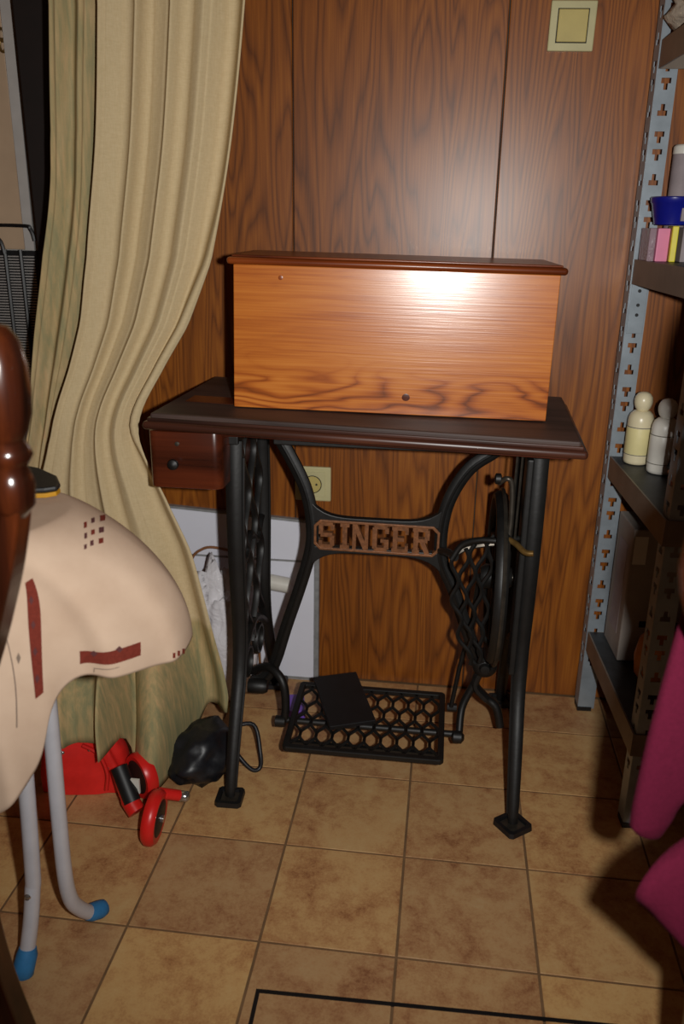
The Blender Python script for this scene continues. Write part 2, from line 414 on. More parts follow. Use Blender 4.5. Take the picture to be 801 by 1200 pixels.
def side_frame(x, sx):
    fr = MB().box(-.011, .011, -.012, .222, .690, .706).build('side_frame', M['iron'], tb, bevel=.002); fr.location = (x, 0, 0)
    prof = [(.004,.694),(-.006,.60),(-.010,.50),(-.006,.40),(-.002,.31),(-.016,.23),(-.052,.155),(-.082,.09),(-.104,.035),(-.110,.010)]
    for mir in (0, 1):
        pts = spl([(0, (.21-y if mir else y), z) for y, z in prof], 5)
        n = len(pts); rr = [lerp(.017, .0095, i/(n-1)) for i in range(n)]; bb = [lerp(.011, .0075, i/(n-1)) for i in range(n)]
        leg = MB().tube(pts, rr, 8, (1,0,0), bb).build('leg', M['iron'], fr, smooth=True)
        # raised rib on the outer side of the leg
        rib = [(sx*lerp(.017,.0095,i/(n-1)), p.y, p.z) for i, p in enumerate(pts[2:-4])]
        MB().tube(rib, .0035, 6).build('rib', M['iron'], leg, smooth=True)
    # cast scroll lattice between the legs
    for k in range(4):
        y0 = .030 + .050*k; sg = 1 if k % 2 else -1
        z0, z1 = .225 + .03*abs(k-1.5), .692
        pts = [(0, y0 + sg*.023*math.sin(2*PI*(z-.22)/.155), z) for z in [z0 + (z1-z0)*i/40 for i in range(41)]]
        MB().tube(pts, .0075, 6, (1,0,0), .0055).build('scroll_bar', M['iron'], fr, smooth=True)
    MB().tube([(0, y, .225+.055*math.sin(PI*(y+.01)/.23)) for y in [-.012+.234*i/16 for i in range(17)]], .010, 8, (1,0,0), .008).build('arch_rail', M['iron'], fr, smooth=True)
    MB().tube([(0, y, .46+.018*math.cos(4*PI*(y)/.21)) for y in [-.006+.222*i/20 for i in range(21)]], .008, 8, (1,0,0), .006).build('cross_rail', M['iron'], fr, smooth=True)
    # loops that hang below the arch
    for c in (.055, .155):
        MB().tube([(0, c+.030*math.cos(a), .215+.030*math.sin(a)) for a in [2*PI*i/20 for i in range(20)]], .007, 6, (1,0,0), .005, closed=True).build('scroll_ring', M['iron'], fr, smooth=True)
    return fr
XL, XR = .302, .845
fl = side_frame(XL, 1); frr = side_frame(XR, -1)
def cup(x, y, rot, size):
    c = MB()
    a = size; b = size-.006; h0, h1 = .0, .012
    P = []
    for r, z in ((a*.94, 0.0005), (a, .003), (a*.96, h1), (b*.90, h1), (b*.86, .006)):
        P += [(r*sx_, r*sy_, z) for sx_, sy_ in ((-1,-.8),(-.8,-1),(.8,-1),(1,-.8),(1,.8),(.8,1),(-.8,1),(-1,.8))]
    F = [(i*8+k, i*8+(k+1) % 8, (i+1)*8+(k+1) % 8, (i+1)*8+k) for i in range(4) for k in range(8)] + [tuple(range(8))[::-1], tuple(32+k for k in range(8))]
    c.add(P, F)
    o = c.build('foot_cup', M['blackplastic'], tb); o.location = (x, y, 0); o.rotation_euler = (0, 0, rot)
    MB().box(-b*.84, b*.84, -b*.84, b*.84, .0058, .0068).build('cup_plate', M['rod'], o)
    return o
cup(XL, -.111, math.radians(2), .026); cup(XR, -.111, math.radians(38), .028); cup(XL+.005, .321, .1, .026); cup(XR, .321, .2, .026)

# front brace with the name plate
YB = .10
bl = [(.352,.70),(.362,.685),(.387,.642),(.415,.583),(.428,.523),(.428,.459),(.406,.374),(.375,.275),(.350,.190),(.325,.150),(.300,.140)]
br = [(.800,.70),(.774,.672),(.730,.637),(.698,.581),(.684,.520),(.686,.449),(.713,.386),(.743,.304),(.767,.248),(.783,.224)]
brace = MB().tube(spl([(x, YB, z) for x, z in bl], 5), .010, 8, (0,1,0), .0135).build('brace', M['iron'], tb, smooth=True)
MB().tube(spl([(x, YB, z) for x, z in br], 5), .010, 8, (0,1,0), .0135).build('brace_arm', M['iron'], brace, smooth=True)
# thin raised bead along the arms
for pth in (bl, br):
    MB().tube(spl([(x, YB-.010, z) for x, z in pth], 4), .0032, 6).build('brace_bead', M['iron'], brace, smooth=True)
def fillet_bar(z_edge, up):
    P = []; n = 20
    for i in range(n+1):
        x = lerp(.428, .686, i/n); e = (2*i/n-1); P.append((x, z_edge + up*(.004 + .030*abs(e)**5)))
    Q = [(.686, z_edge-up*.008), (.428, z_edge-up*.008)]
    return MB().prism(P+Q, YB-.008, YB+.008, 'XZ').build('brace_rail', M['iron'], brace, bevel=.002)
fillet_bar(.521, 1); fillet_bar(.455, -1)
def ring_prism(outer, inner, y0, y1):
    n = len(outer); mb = MB()
    V = [(x, y0, z) for x, z in outer] + [(x, y0, z) for x, z in inner] + [(x, y1, z) for x, z in outer] + [(x, y1, z) for x, z in inner]
    F = []
    for i in range(n):
        j = (i+1) % n
        F += [(i, j, n+j, n+i), (2*n+i, 3*n+i, 3*n+j, 2*n+j), (i, 2*n+i, 2*n+j, j), (n+i, n+j, 3*n+j, 3*n+i)]
    return mb.add(V, F)
def octo(x0, x1, z0, z1, c): return [(x0+c,z0),(x1-c,z0),(x1,z0+c),(x1,z1-c),(x1-c,z1),(x0+c,z1),(x0,z1-c),(x0,z0+c)]
plate = ring_prism(octo(-.123,.123,-.0315,.0315,.012), octo(-.118,.118,-.0265,.0265,.010), -.012, .004).build('name_plate', M['copper'], tb, bevel=.001)
plate.location = (.5575, YB, .488); plate.rotation_euler = (0, math.radians(.5), 0)
LET = {
 'S': [[(.5,6,4.5,7),(0,3.7,1.4,6.4),(.6,3,4.4,4.1),(3.6,.6,5,3.4),(.5,0,4.5,1),(0,.6,1.2,2),(3.8,5,5,6.4)], []],
 'I': [[(1.6,0,3.4,7),(.7,0,4.3,1),(.7,6,4.3,7)], []],
 'N': [[(.1,0,1.2,7),(3.8,0,4.9,7)], [[(0,7),(1.5,7),(5,0),(3.5,0)]]],
 'G': [[(.5,6,4.5,7),(0,.6,1.4,6.4),(.5,0,4.5,1),(3.6,.6,5,3.3),(2.5,2.4,5,3.3),(3.8,4.9,5,6.4)], []],
 'E': [[(.3,0,1.7,7),(0,6,5,7),(0,0,5,1),(1.5,3,3.7,4),(4,5,5,6.5),(4,.5,5,2)], []],
 'R': [[(.3,0,1.7,7),(0,0,2.1,1),(0,6,4.4,7),(3.6,3.8,5,6.4),(1,3.1,4.4,4.1)], [[(2.2,3.2),(3.7,3.2),(5.2,0),(3.7,0)]]]}
lw = .0355; k = .0062; kz = .0535/7
for i, ch in enumerate('SINGER'):
    rects, polys = LET[ch]; mb = MB(); d = 0
    ww = (.72 if ch == 'I' else 1.0)
    x0 = [-.1135, -.0745, -.0475, -.0075, .0305, .0705][i]
    kx = [.0062, .0050, .0065, .0064, .0064, .0066][i]
    for a, b, c, e in rects:
        mb.box(x0+a*kx, x0+c*kx, -.0105-d, .002, -.0267+b*kz, -.0267+e*kz); d += .00012
    for P in polys:
        mb.prism([(x0+a*kx, -.0267+b*kz) for a, b in P], -.0108-d, .002, 'XZ')
    mb.build('letter', M['copper'], plate)
MB().lathe([(.025, .02), (.025, -.014), (.022, -.020), (.012, -.023), (.009, -.030), (.0005, -.031)], (.785, YB, .226), 'Y', 24).build('brace_boss', M['iron'], brace, smooth=True)
MB().tube(spl([(.778,YB,.21),(.769,YB,.175),(.790,YB,.148),(.815,YB-.005,.128),(.826,YB-.01,.086)], 5), [.013]*12+[.010]*9, 8, (0,1,0), .009).build('brace_foot', M['iron'], brace, smooth=True)
MB().tube(spl([(.772,YB,.19),(.760,YB,.16),(.745,YB-.01,.12),(.742,YB-.04,.072)], 5), .0095, 8, (0,1,0), .008).build('brace_foot', M['iron'], brace, smooth=True)
# bar under the top
MB().box(.372, .80, .012, .028, .688, .7065).build('cross_bar', M['iron'], tb, bevel=.002)

# treadle: tilted lattice pedal on two hanging pivots
PM = Matrix.Translation((.553, .05, .100)) @ Matrix.Rotation(math.radians(5), 4, 'X')
W2, D2 = .158, .109
pedal = ring_prism([(a, b) for a, b in octo(-W2, W2, -D2, D2, .006)], [(a, b) for a, b in octo(-W2+.012, W2-.012, -D2+.012, D2-.012, .003)], -.006, .006)
for i, v in enumerate(pedal.v): pedal.v[i] = Vector((v.x, v.z, v.y))
pedal = put(pedal.build('treadle', M['iron'], tb, bevel=.002), PM)
nx, ny = 9, 5
px_, py_ = 2*(W2-.012)/nx, 2*(D2-.012)/ny
for i in range(nx+1):         # wavy bars that touch to make the honeycomb openings
    for sg in (-1, 1):
        pts = []
        for j in range(ny*6+1):
            y = -D2+.010 + (2*D2-.020)*j/(ny*6)
            ph = math.cos(PI*j/6*1.0); tri = max(-1, min(1, 1.35*ph))
            x = -W2+.012 + px_*i + sg*px_*.25*(1-tri)
            pts.append((x, y, 0))
        if sg > 0 and i == nx or sg < 0 and i == 0: continue
        MB().tube(pts, .0036, 6, (0,0,1), .0033).build('lattice_bar', M['iron'], pedal, smooth=True)
MB().tube([(-W2-.018, 0, -.016), (W2+.03, 0, -.016)], .007, 8).build('pivot_rod', M['iron'], pedal, smooth=True)
MB().box(-W2+.004, W2-.004, -D2+.028, -D2+.036, -.014, -.004).build('stiffener', M['iron'], pedal)
# left hanger, hooked over from the frame
MB().tube(spl([(.300,.10,.165),(.338,.08,.190),(.366,.06,.185),(.380,.05,.160),(.382,.05,.110),(.376,.05,.080)], 5), .009, 8).build('treadle_hanger', M['iron'], tb, smooth=True)
MB().lathe([(.006,-.012),(.012,-.010),(.012,.010),(.006,.012)], (.372,.045,.084), 'X', 16).build('pivot_nut', M['iron'], tb, smooth=True)
MB().lathe([(.005,-.012),(.013,-.008),(.013,.008),(.005,.014)], (.738,.045,.082), 'X', 16).build('pivot_nut', M['iron'], tb, smooth=True)
MB().lathe([(.014,-.02),(.016,-.012),(.016,.012),(.012,.02)], (.322, .06, .155), 'X', 16).build('pivot_boss', M['iron'], tb, smooth=True)
MB().tube([(.724,.12,.105),(.736,.12,.20),(.752,.11,.30)], .005, 8).build('pitman_rod', M['iron'], tb, smooth=True)
MB().lathe([(.009,-.008),(.009,.012)], (.724,.125,.10), 'X', 12).build('pitman_joint', M['iron'], tb)

# flywheel in a plane facing sideways
WC = Vector((.792, .085, .425)); WR = .158
def ringpts(x, r, n=48, a0=0, a1=2*PI, full=True): return [(x, WC.y+r*math.cos(a0+(a1-a0)*i/(n if full else n-1)), WC.z+r*math.sin(a0+(a1-a0)*i/(n if full else n-1))) for i in range(n)]
fw = MB().tube(ringpts(WC.x, WR), .013, 8, (1,0,0), .010, closed=True).build('flywheel', M['iron'], tb, smooth=True)
MB().tube(ringpts(WC.x+.003, WR+.012), .004, 6, closed=True).build('belt', M['rod'], fw, smooth=True, label='round drive belt on wheel rim')
MB().lathe([(.018,-.03),(.024,-.02),(.024,.02),(.018,.03)], WC, 'X', 18).build('hub', M['iron'], fw, smooth=True)
for k in range(6):
    a = k*PI/3+.3
    pts = spl([(WC.x, WC.y+r*math.cos(a+da), WC.z+r*math.sin(a+da)) for r, da in ((.02,0),(.06,.18),(.10,.12),(.15,-.05))], 4)
    MB().tube(pts, .007, 6, (1,0,0), .008).build('spoke', M['iron'], fw, smooth=True)
MB().tube([(WC.x-.03, WC.y, WC.z), (WC.x+.055, WC.y, WC.z)], .007, 8).build('axle', M['rod'], fw, smooth=True)
MB().tube(spl([(WC.x-.03, WC.y, WC.z),(WC.x-.034, WC.y+.01, WC.z-.05),(WC.x-.038, WC.y+.022, WC.z-.125)], 4), .006, 6, b=.008).build('crank', M['iron'], fw, smooth=True)
# dress guard: hoop with lattice on the inner side of the wheel
GY = .02
hoop = spl([(.704,GY,.482),(.722,GY,.512),(.752,GY-.01,.527),(.792,GY-.02,.532),(.822,GY-.01,.535)], 6)
guard = MB().tube(hoop, .0058, 8).build('dress_guard', M['iron'], tb, smooth=True)
MB().tube(spl([(.706,GY+.01,.484),(.730,GY+.02,.497),(.760,GY+.02,.506),(.800,GY+.02,.512)], 5), .0045, 6).build('guard_wire', M['rod'], guard, smooth=True)
for k in range(5):
    xa = .712+.017*k; xb = .752+.009*k; sg = 1 if k % 2 else -1
    pts = [(lerp(xa, xb, t**1.1) - .012*math.sin(PI*t) + sg*.0075*math.sin(2*PI*3*t), GY+.005*k, lerp(.495+.008*k, .265, t)) for t in [i/36 for i in range(37)]]
    MB().tube(pts, .0042, 6).build('guard_lattice', M['iron'], guard, smooth=True)
MB().tube(spl([(.684,YB-.01,.47),(.700,GY+.03,.482),(.710,GY,.486)], 4), .008, 8).build('guard_bracket', M['iron'], guard, smooth=True)
# belt shifter and rods in front of the wheel
MB().tube(spl([(.778,.0,.640),(.790,-.01,.652),(.800,-.01,.640),(.803,-.012,.58),(.801,-.015,.535)], 5), .005, 8).build('belt_guide', M['rod'], tb, smooth=True)
MB().tube(spl([(.792,-.015,.545),(.812,-.03,.540),(.828,-.05,.532),(.842,-.055,.533)], 4), .0055, 8).build('belt_shifter', M['brass'], tb, smooth=True, label='dull brass belt lever')
for x in (.806, .815): MB().tube([(x,.0,.712),(x-.002,-.005,.54)], .0022, 6).build('belt_strand', M['rod'], tb, smooth=True)
MB().lathe([(.006,-.006),(.010,-.004),(.010,.004),(.006,.006)], (.776,.0,.648), 'X', 12).build('guide_screw', M['iron'], tb, smooth=True)
MB().box(.822, .834, -.02, .03, .27, .69).build('wheel_bracket', M['iron'], tb, bevel=.003)

# ------------------------------------------------------------------ wooden machine case on the table
CASEM = TOPM @ Matrix.Translation((.0325, .0, 0.002)) @ Matrix.Rotation(math.radians(4.3), 4, 'Z')
case = empty('sewing_machine_case'); case.matrix_world = CASEM
tag(case, 'varnished honey-coloured wooden sewing machine case standing on the dark tabletop', 'case')
w, d0, d1, hh = .274, -.080, .155, .244
cb = MB().prism([(d0,0),(d0+.012,0),(d0+.0225,hh),(d0+.0105,hh)], -w, w, 'YZ').build('front_board', M['case'], case, bevel=.0012)
MB().box(-w, w, d1-.012, d1, 0, hh).build('back_board', M['case'], case, bevel=.0012)
for sx in (-1, 1): MB().box(*sorted((sx*w, sx*(w-.012))), d0+.024, d1-.0125, 0, hh).build('side_board', M['case'], case, bevel=.001)
lid = MB().box(-w-.010, w+.010, d0-.001, d1+.010, hh, hh+.012).build('lid', M['case_lid'], case, smooth=True, bevel=.0055, seg=4, ang=70)
MB().box(-w-.002, w+.002, d0+.007, d1+.002, hh+.012, hh+.0155).build('lid_panel', M['case_lid'], lid, bevel=.0015)
for x, z, r in ((.03, .030, .007), (-.193, .224, .004)):
    MB().lathe([(r, -.0001), (r*.8, -.0003), (r*.1, -.0003)], (x, d0+z*.043, z), 'Y', 14).build('knot', M['case_lid'], cb, smooth=True)

# ------------------------------------------------------------------ things on and behind the treadle
o = MB().box(-.048, .048, -.086, .086, 0, .010).build('booklet', M['blackplastic'], bevel=.0015)
o.matrix_world = PM @ Matrix.Translation((-.055, .045, .0085)) @ Matrix.Rotation(math.radians(20), 4, 'Z')
tag(o, 'flat black rectangular booklet lying on the iron treadle', 'booklet')
o = MB().box(-.022, .022, -.035, .035, 0, .025).build('card_box', M['purple'], bevel=.001); o.location = (.372, .21, .0005); o.rotation_euler = (0, 0, .2)
tag(o, 'small purple box on the floor behind the treadle', 'box')

# white panel leaning on the wall
wp = empty('white_panel', (.0, WY-.022, .001), (math.radians(-1.2), 0, 0))
tag(wp, 'white laminate panel with grey edging leaning on the wall behind the stand', 'panel')
MB().prism([(-.10,0),(.392,0),(.392,.408),(-.10,.436)], 0, .012, 'XZ').build('board', M['whiteboard'], wp)
MB().prism([(.393,0),(.404,0),(.404,.408),(.393,.409)], -.001, .013, 'XZ').build('edge_strip', M['greytrim'], wp)
MB().prism([(-.10,.4365),(.404,.4085),(.404,.414),(-.10,.442)], -.001, .013, 'XZ').build('edge_strip', M['greytrim'], wp)
MB().box(-.10, .392, -.0006, .0, .311, .316).build('seam', M['greytrim'], wp)
MB().box(-.10, .392, -.0012, 0, .001, .008).build('seam', M['greytrim'], wp)

# bag of odds and ends between curtain and wall
def blob(name, mat, c, r, nz, amp, flat=0, sub=4, fr=9.0, seed=0):
    bm = bmesh.new(); bmesh.ops.create_icosphere(bm, subdivisions=sub, radius=1)
    for v in bm.verts:
        q = v.co.copy(); n = noise.fractal(q*nz + Vector((seed, seed*2, 0)), 1.0, 2.0, 4)
        rd = 1 + amp*n - amp*.8*abs(noise.noise(q*nz*2.3 + Vector((seed, 3, 1))))
        p = Vector((q.x*r[0], q.y*r[1], q.z*r[2]))*rd
        if p.z < -r[2]*.8: p.z = -r[2]*.8
        v.co = p
    for f in bm.faces: f.smooth = True
    me = bpy.data.meshes.new(name); bm.to_mesh(me); bm.free(); me.materials.append(mat)
    o = bpy.data.objects.new(name, me); COL.objects.link(o); o.location = c
    return o
o = blob('plastic_bag', M['plasticbag'], (.192, .255, .165), (.075, .05, .17), 2.3, .34, seed=3); o.location.z = .17*.8+.001
o.scale = (1, 1, 1.1); o.location.z = .17*.8*1.1+.001
tag(o, 'crumpled white plastic bag behind the left iron leg', 'plastic bag')
t_ = empty('plastic_tube', (.285, .318, .275)); tag(t_, 'white plastic tube with a black band in front of the white panel', 'tube')
MB().tube([(-.075,0,.012),(.055,0,-.006)], .0185, 18).build('body', M['whiteplastic'], t_, smooth=True)
MB().tube([(-.0765,0,.0122),(-.068,0,.011)], .0192, 18).build('band', M['blackplastic'], t_, smooth=True)
o = MB().tube(spl([(.08,.343,.12),(.095,.343,.29),(.13,.343,.338),(.18,.343,.340),(.232,.343,.322),(.252,.343,.25),(.258,.343,.12),(.262,.343,.004)], 8), .0033, 8).build('cable', M['copperwire'], smooth=True)
tag(o, 'brown cable arching out of the bag against the white panel', 'cable')

# black bag on the floor at the curtain's hem
bb = blob('black_bag', M['blackbag'], (.222, -.025, .06), (.070, .088, .056), 1.5, .18, seed=11); bb.location.z = .056*.8+.001
bb.name = 'body'
r_ = empty('shoulder_bag', (0,0,0)); bb.parent = r_
tag(r_, 'slumped black nylon bag on the floor between curtain and left iron leg', 'bag')
MB().tube(spl([(.272,.02,.075),(.318,.030,.08),(.338,.0,.035),(.340,-.012,.008),(.325,-.02,.006),(.298,-.015,.03),(.272,.0,.06)], 6), .0045, 8).build('strap', M['blackbag'], r_, smooth=True)

# ------------------------------------------------------------------ curtains
def curtain(name, mat, rows, folds, zt, hem, nu=170, nv=130, bulge=None):
    """rows: (z, x left, x right, y, fold depth) from the hem up; hem(u) = height of the lower edge"""
    def fn(u, v):
        z = lerp(zt, hem(u), v)
        xl, xr, yb, am = rows_at(rows, z)
        f = 0
        for fr, ph, a, sharp in folds:
            s_ = math.sin(2*PI*fr*(u + .02*noise.noise(Vector((u*3, z*1.3, ph)))) + ph)
            f += a*math.copysign(abs(s_)**sharp, s_)
        f += .45*noise.noise(Vector((u*6, z*1.6, 1.7)))
        x = lerp(xl, xr, u) + am*.35*math.cos(2*PI*folds[0][0]*u+folds[0][1])
        y = yb - am*f
        if bulge: dx, dy = bulge(u, z); x += dx; y += dy
        return Vector((x, y, z))
    o = MB().grid(fn, nu, nv).build(name, mat, smooth=True, ang=180)
    solid(o, .0016)
    return o
rowsR = [(.02,-.12,.262,.035,.016),(.14,-.125,.266,.045,.015),(.30,-.13,.232,.055,.014),(.45,-.13,.196,.062,.012),(.56,-.115,.148,.066,.011),(.655,-.085,.108,.068,.010),(.72,-.064,.112,.07,.011),(.80,-.040,.150,.095,.012),(.885,-.016,.200,.11,.013),(1.0,.006,.246,.115,.015),(1.2,.040,.288,.115,.016),(1.41,.062,.318,.115,.017),(2.2,.08,.34,.115,.019)]
def hemR(u): return lerp(.130, .020, smooth01((u-.575)/.03)) + .085*smooth01((u-.80)/.07)
def bulgeR(u, z):
    k = math.exp(-(abs(u-.69)/.12)**4) * smooth01((.50-z)/.46)
    left = smooth01((.60-u)/.05) * smooth01((.52-z)/.36)
    e = math.exp(-((u-.93)/.06)**2) * smooth01((1.15-z)/.3) * smooth01((z-.62)/.1)
    return (-.004*k + .075*left*(.5-u) - .012*e, -.165*k - .205*left - .018*e)
cu = curtain('curtain', M['curtain'], rowsR, [(4.2, .6, .7, 1.0), (7.3, 1.9, .28, .7), (2, .3, .45, 1.0)], 2.2, hemR, bulge=bulgeR)
tag(cu, 'long cream curtain gathered at the table corner, washed green print along its hem', 'curtain', 'curtains')
rowsL = [(.02,-.24,-.14,.15,.010),(.45,-.215,-.13,.15,.010),(.56,-.195,-.115,.15,.010),(.665,-.170,-.085,.15,.010),(.84,-.137,-.025,.15,.010),(1.0,-.100,.016,.15,.010),(1.12,-.072,.036,.15,.010),(1.22,-.060,.050,.15,.010),(1.42,-.042,.075,.15,.011),(2.2,-.02,.10,.15,.012)]
cl = curtain('curtain', M['curtain2'], rowsL, [(2.2, .2, .8, 1.0), (4.3, 2.2, .4, .7)], 2.2, lambda u: .022, 60, 100)
tag(cl, 'narrow printed curtain in faded green and orange left of the cream one', 'curtain', 'curtains')

# ------------------------------------------------------------------ refrigerator seen from behind through the doorway
fg = empty('refrigerator', (-.56, .45, 0)); tag(fg, 'back of a refrigerator with wire condenser at the left edge beyond the curtain', 'refrigerator')
MB().box(-.30, .30, .02, .55, .0, 1.7).build('cabinet', M['stripgrey'], fg, bevel=.004)
MB().box(-.285, .268, .012, .0195, 1.0, 1.69).build('back_panel', M['fridge'], fg, bevel=.002)
MB().prism([(.272,1.0),(.294,1.0),(.300,1.69),(.276,1.69)], .0, .0195, 'XZ').build('edge_strip', M['stripgrey'], fg)
MB().box(-.285, .296, .008, .0195, .06, .998).build('condenser_backing', M['blackplastic'], fg)
for z in range(64): MB().tube([(-.28, .004, .985-.0062*z), (.290, .004, .985-.0062*z)], .0016, 5).build('condenser_wire', M['condenser'], fg)
for x in (-.22,-.14,-.06,.02,.10,.18,.225,.262):
    MB().tube([(x, -.004, 1.0), (x, -.004, .1)], .0045, 6).build('condenser_tube', M['wire'], fg, smooth=True)
MB().tube(spl([(-.25,-.006,1.052),(.10,-.006,1.052),(.27,-.006,1.052),(.292,-.006,1.045),(.300,-.006,1.02)], 5), .0045, 6).build('pipe', M['wire'], fg, smooth=True)
MB().tube(spl([(.10,-.006,1.028),(.18,-.006,1.03),(.215,-.006,1.022),(.225,-.006,.99)], 5), .0045, 6).build('pipe', M['wire'], fg, smooth=True)
for z in (1.432, 1.412):
    MB().tube([(.268+.007*math.cos(a), .006, z+.012*math.sin(a)) for a in [2*PI*i/16 for i in range(16)]], .003, 6, closed=True).build('brass_ring', M['brass'], fg, smooth=True)

# ------------------------------------------------------------------ scooter and red bag under the tablecloth
sc = empty('kick_scooter', (0,0,0)); tag(sc, 'folded red kick scooter with red and black wheel at the curtain hem', 'scooter')
Wc = Vector((.196, -.238, .0505)); wm = Matrix.Rotation(math.radians(2), 4, 'Z') @ Matrix.Rotation(math.radians(6), 4, 'Y')
whl = MB().lathe([(.034,-.011),(.044,-.012),(.0495,-.006),(.0502,0),(.0495,.006),(.044,.012),(.034,.011)], Wc, 'X', 32, wm).build('wheel', M['red'], sc, smooth=True)
MB().lathe([(.010,-.0125),(.033,-.0118),(.036,-.009),(.036,.009),(.033,.0118),(.010,.0125)], Wc, 'X', 28, wm).build('wheel_hub', M['blackplastic'], whl, smooth=True)
MB().lathe([(.007,-.018),(.007,.018)], Wc, 'X', 12, wm).build('axle_bolt', M['chrome'], whl, smooth=True)
MB().tube(spl([(.150,-.205,.030),(.128,-.19,.052),(.108,-.17,.085)], 5), [.017]*5+[.0145]*6, 10).build('fork', M['red'], sc, smooth=True)
MB().tube([(.140,-.198,.046),(.106,-.168,.098)], .0165, 10).build('fork_pad', M['blackplastic'], sc, smooth=True)
W3 = Vector((.130, -.120, .047)); wm3 = Matrix.Rotation(math.radians(50), 4, 'Z')
w3 = MB().lathe([(.034,-.011),(.043,-.012),(.046,-.006),(.046,.006),(.043,.012),(.034,.011)], W3, 'X', 28, wm3).build('wheel', M['red'], sc, smooth=True)
MB().lathe([(.010,-.0125),(.034,-.0115),(.034,.0115),(.010,.0125)], W3, 'X', 20, wm3).build('wheel_hub', M['blackplastic'], w3, smooth=True)
MB().tube([(.196,-.205,.078),(.226,-.185,.060)], .0105, 10).build('stem', M['red'], sc, smooth=True)
MB().lathe([(.006,-.012),(.010,-.008),(.010,.008),(.006,.012)], (.232,-.181,.056), 'X', 12).build('stem_bolt', M['chrome'], sc, smooth=True)
MB().box(.128,.150,-.185,-.180,.055,.085).build('sticker', M['whiteplastic'], sc)
rb = empty('red_bag', (.006, -.092, 0), (0,0,math.radians(8))); tag(rb, 'bright red riveted bag on the floor behind the ironing board legs', 'bag')
def rbf(x, y0, y1): return x
bod = MB()
def rb_shape(u, v):
    a = 2*PI*u; cx, sy = math.cos(a), math.sin(a)
    sq = lambda c: math.copysign(abs(c)**.5, c)
    z = .001 + .125*v
    tp = 1 - .30*v**2
    fold = 1 + .05*math.sin(7*a+3*v) + .05*noise.noise(Vector((cx*2, sy*2, v*4)))
    return Vector((.085*sq(cx)*tp*fold - .005*v, .045*sq(sy)*tp*fold, z))
bod.grid(rb_shape, 72, 22); n0 = len(bod.v)
bod.f.append(tuple(22*73+i for i in range(72)))
bod.build('body', M['redbag'], rb, smooth=True, ang=60)
MB().tube(spl([(.01,-.046,.115),(.04,-.052,.10),(.055,-.056,.06),(.05,-.056,.02)], 5), .004, 6).build('seam', M['red'], rb, smooth=True)
for x, z in ((-.03,.098),(.022,.105),(.052,.062)):
    MB().lathe([(.004,-.003),(.003,-.005),(.0005,-.0058)], (x,-.043,z), 'Y', 12).build('rivet', M['chrome'], rb, smooth=True)

# ------------------------------------------------------------------ ironing board and its tablecloth
ib = empty('ironing_board', (0,0,0)); tag(ib, 'ironing board with bent silver tube legs and blue rubber feet', 'ironing board')
MB().prism([(-.50,-.60),(.06,-.60),(.13,-.575),(.165,-.53),(.165,-.48),(.13,-.435),(.06,-.41),(-.50,-.41)], .688, .711, 'XY').build('board', M['whiteplastic'], ib, bevel=.004)
LA = [(.128,-.50,.688),(.125,-.50,.50),(.118,-.50,.32),(.112,-.505,.16),(.110,-.508,.132),(.107,-.52,.08),(.100,-.540,.012)]
LB = [(.152,-.47,.688),(.150,-.47,.45),(.147,-.475,.25),(.146,-.477,.14),(.146,-.470,.085),(.150,-.458,.055),(.158,-.440,.028),(.166,-.424,.018)]
la = MB().tube(spl(LA, 5), .0115, 14).build('leg', M['tube'], ib, smooth=True); lb_ = MB().tube(spl(LB, 5), .0115, 14).build('leg', M['tube'], ib, smooth=True)
MB().tube([(.1038,-.531,.044),(.1030,-.534,.034),(.1005,-.5425,.018),(.1,-.545,.006),(.1,-.546,.001)], [.0125,.0155,.016,.0145,.008], 16).build('foot_cap', M['bluecap'], la, smooth=True)
MB().tube([(.1575,-.441,.0285),(.160,-.436,.024),(.168,-.422,.017),(.172,-.414,.015),(.174,-.411,.0145)], [.0118,.0140,.0145,.0125,.006], 16).build('foot_cap', M['bluecap'], lb_, smooth=True)
MB().lathe([(.005,-.003),(.004,-.006),(.0005,-.007)], (.110,-.520,.132), 'Y', 12).build('rivet', M['chrome'], la, smooth=True)
# tablecloth: ribs (top edge x,y ; hem x,y,z) around the board from the back over the right end to the front
RIBS = [(-.30,-.385,-.30,-.345,.50),(-.05,-.385,-.05,-.345,.51),(.10,-.39,.115,-.345,.52),(.175,-.415,.300,-.375,.53),(.210,-.47,.352,-.445,.54),(.205,-.535,.345,-.505,.532),
        (.175,-.585,.295,-.560,.540),(.125,-.61,.238,-.590,.535),(.075,-.62,.213,-.640,.445),(.02,-.625,.165,-.668,.395),(-.10,-.63,.02,-.69,.34),(-.30,-.63,-.20,-.70,.30)]
ZT = .721
def ribs_at(a):
    t = a*(len(RIBS)-1); i = min(int(t), len(RIBS)-2); q = t-i
    p, b, c, d = RIBS[max(i-1,0)], RIBS[i], RIBS[i+1], RIBS[min(i+2, len(RIBS)-1)]
    return [.5*((2*b[k]) + (c[k]-p[k])*q + (2*p[k]-5*b[k]+4*c[k]-d[k])*q*q + (3*b[k]-p[k]-3*c[k]+d[k])*q**3) for k in range(5)]
def cloth_pt(a, r):
    tx, ty, hx, hy, hz = ribs_at(a)
    if r < 1:
        cx = min(tx, .05); cy = -.505
        return Vector((lerp(cx, tx, r), lerp(cy, ty, r), ZT + .003*(1-r*r)))
    t = r-1; e = math.sin(t*PI/2)**1.05; zz = t**1.35
    w = .006*math.sin(a*55)*t
    return Vector((lerp(tx, hx, e), lerp(ty, hy, e) + w, lerp(ZT, hz, zz)))
tc_ = MB().grid(lambda u, v: cloth_pt(u, v*2), 396, 140).build('tablecloth', M['cloth'], smooth=True, ang=180)
solid(tc_, .0010, 0)
tag(tc_, 'beige tablecloth with dark red patterned strips draped over the ironing board', 'tablecloth')
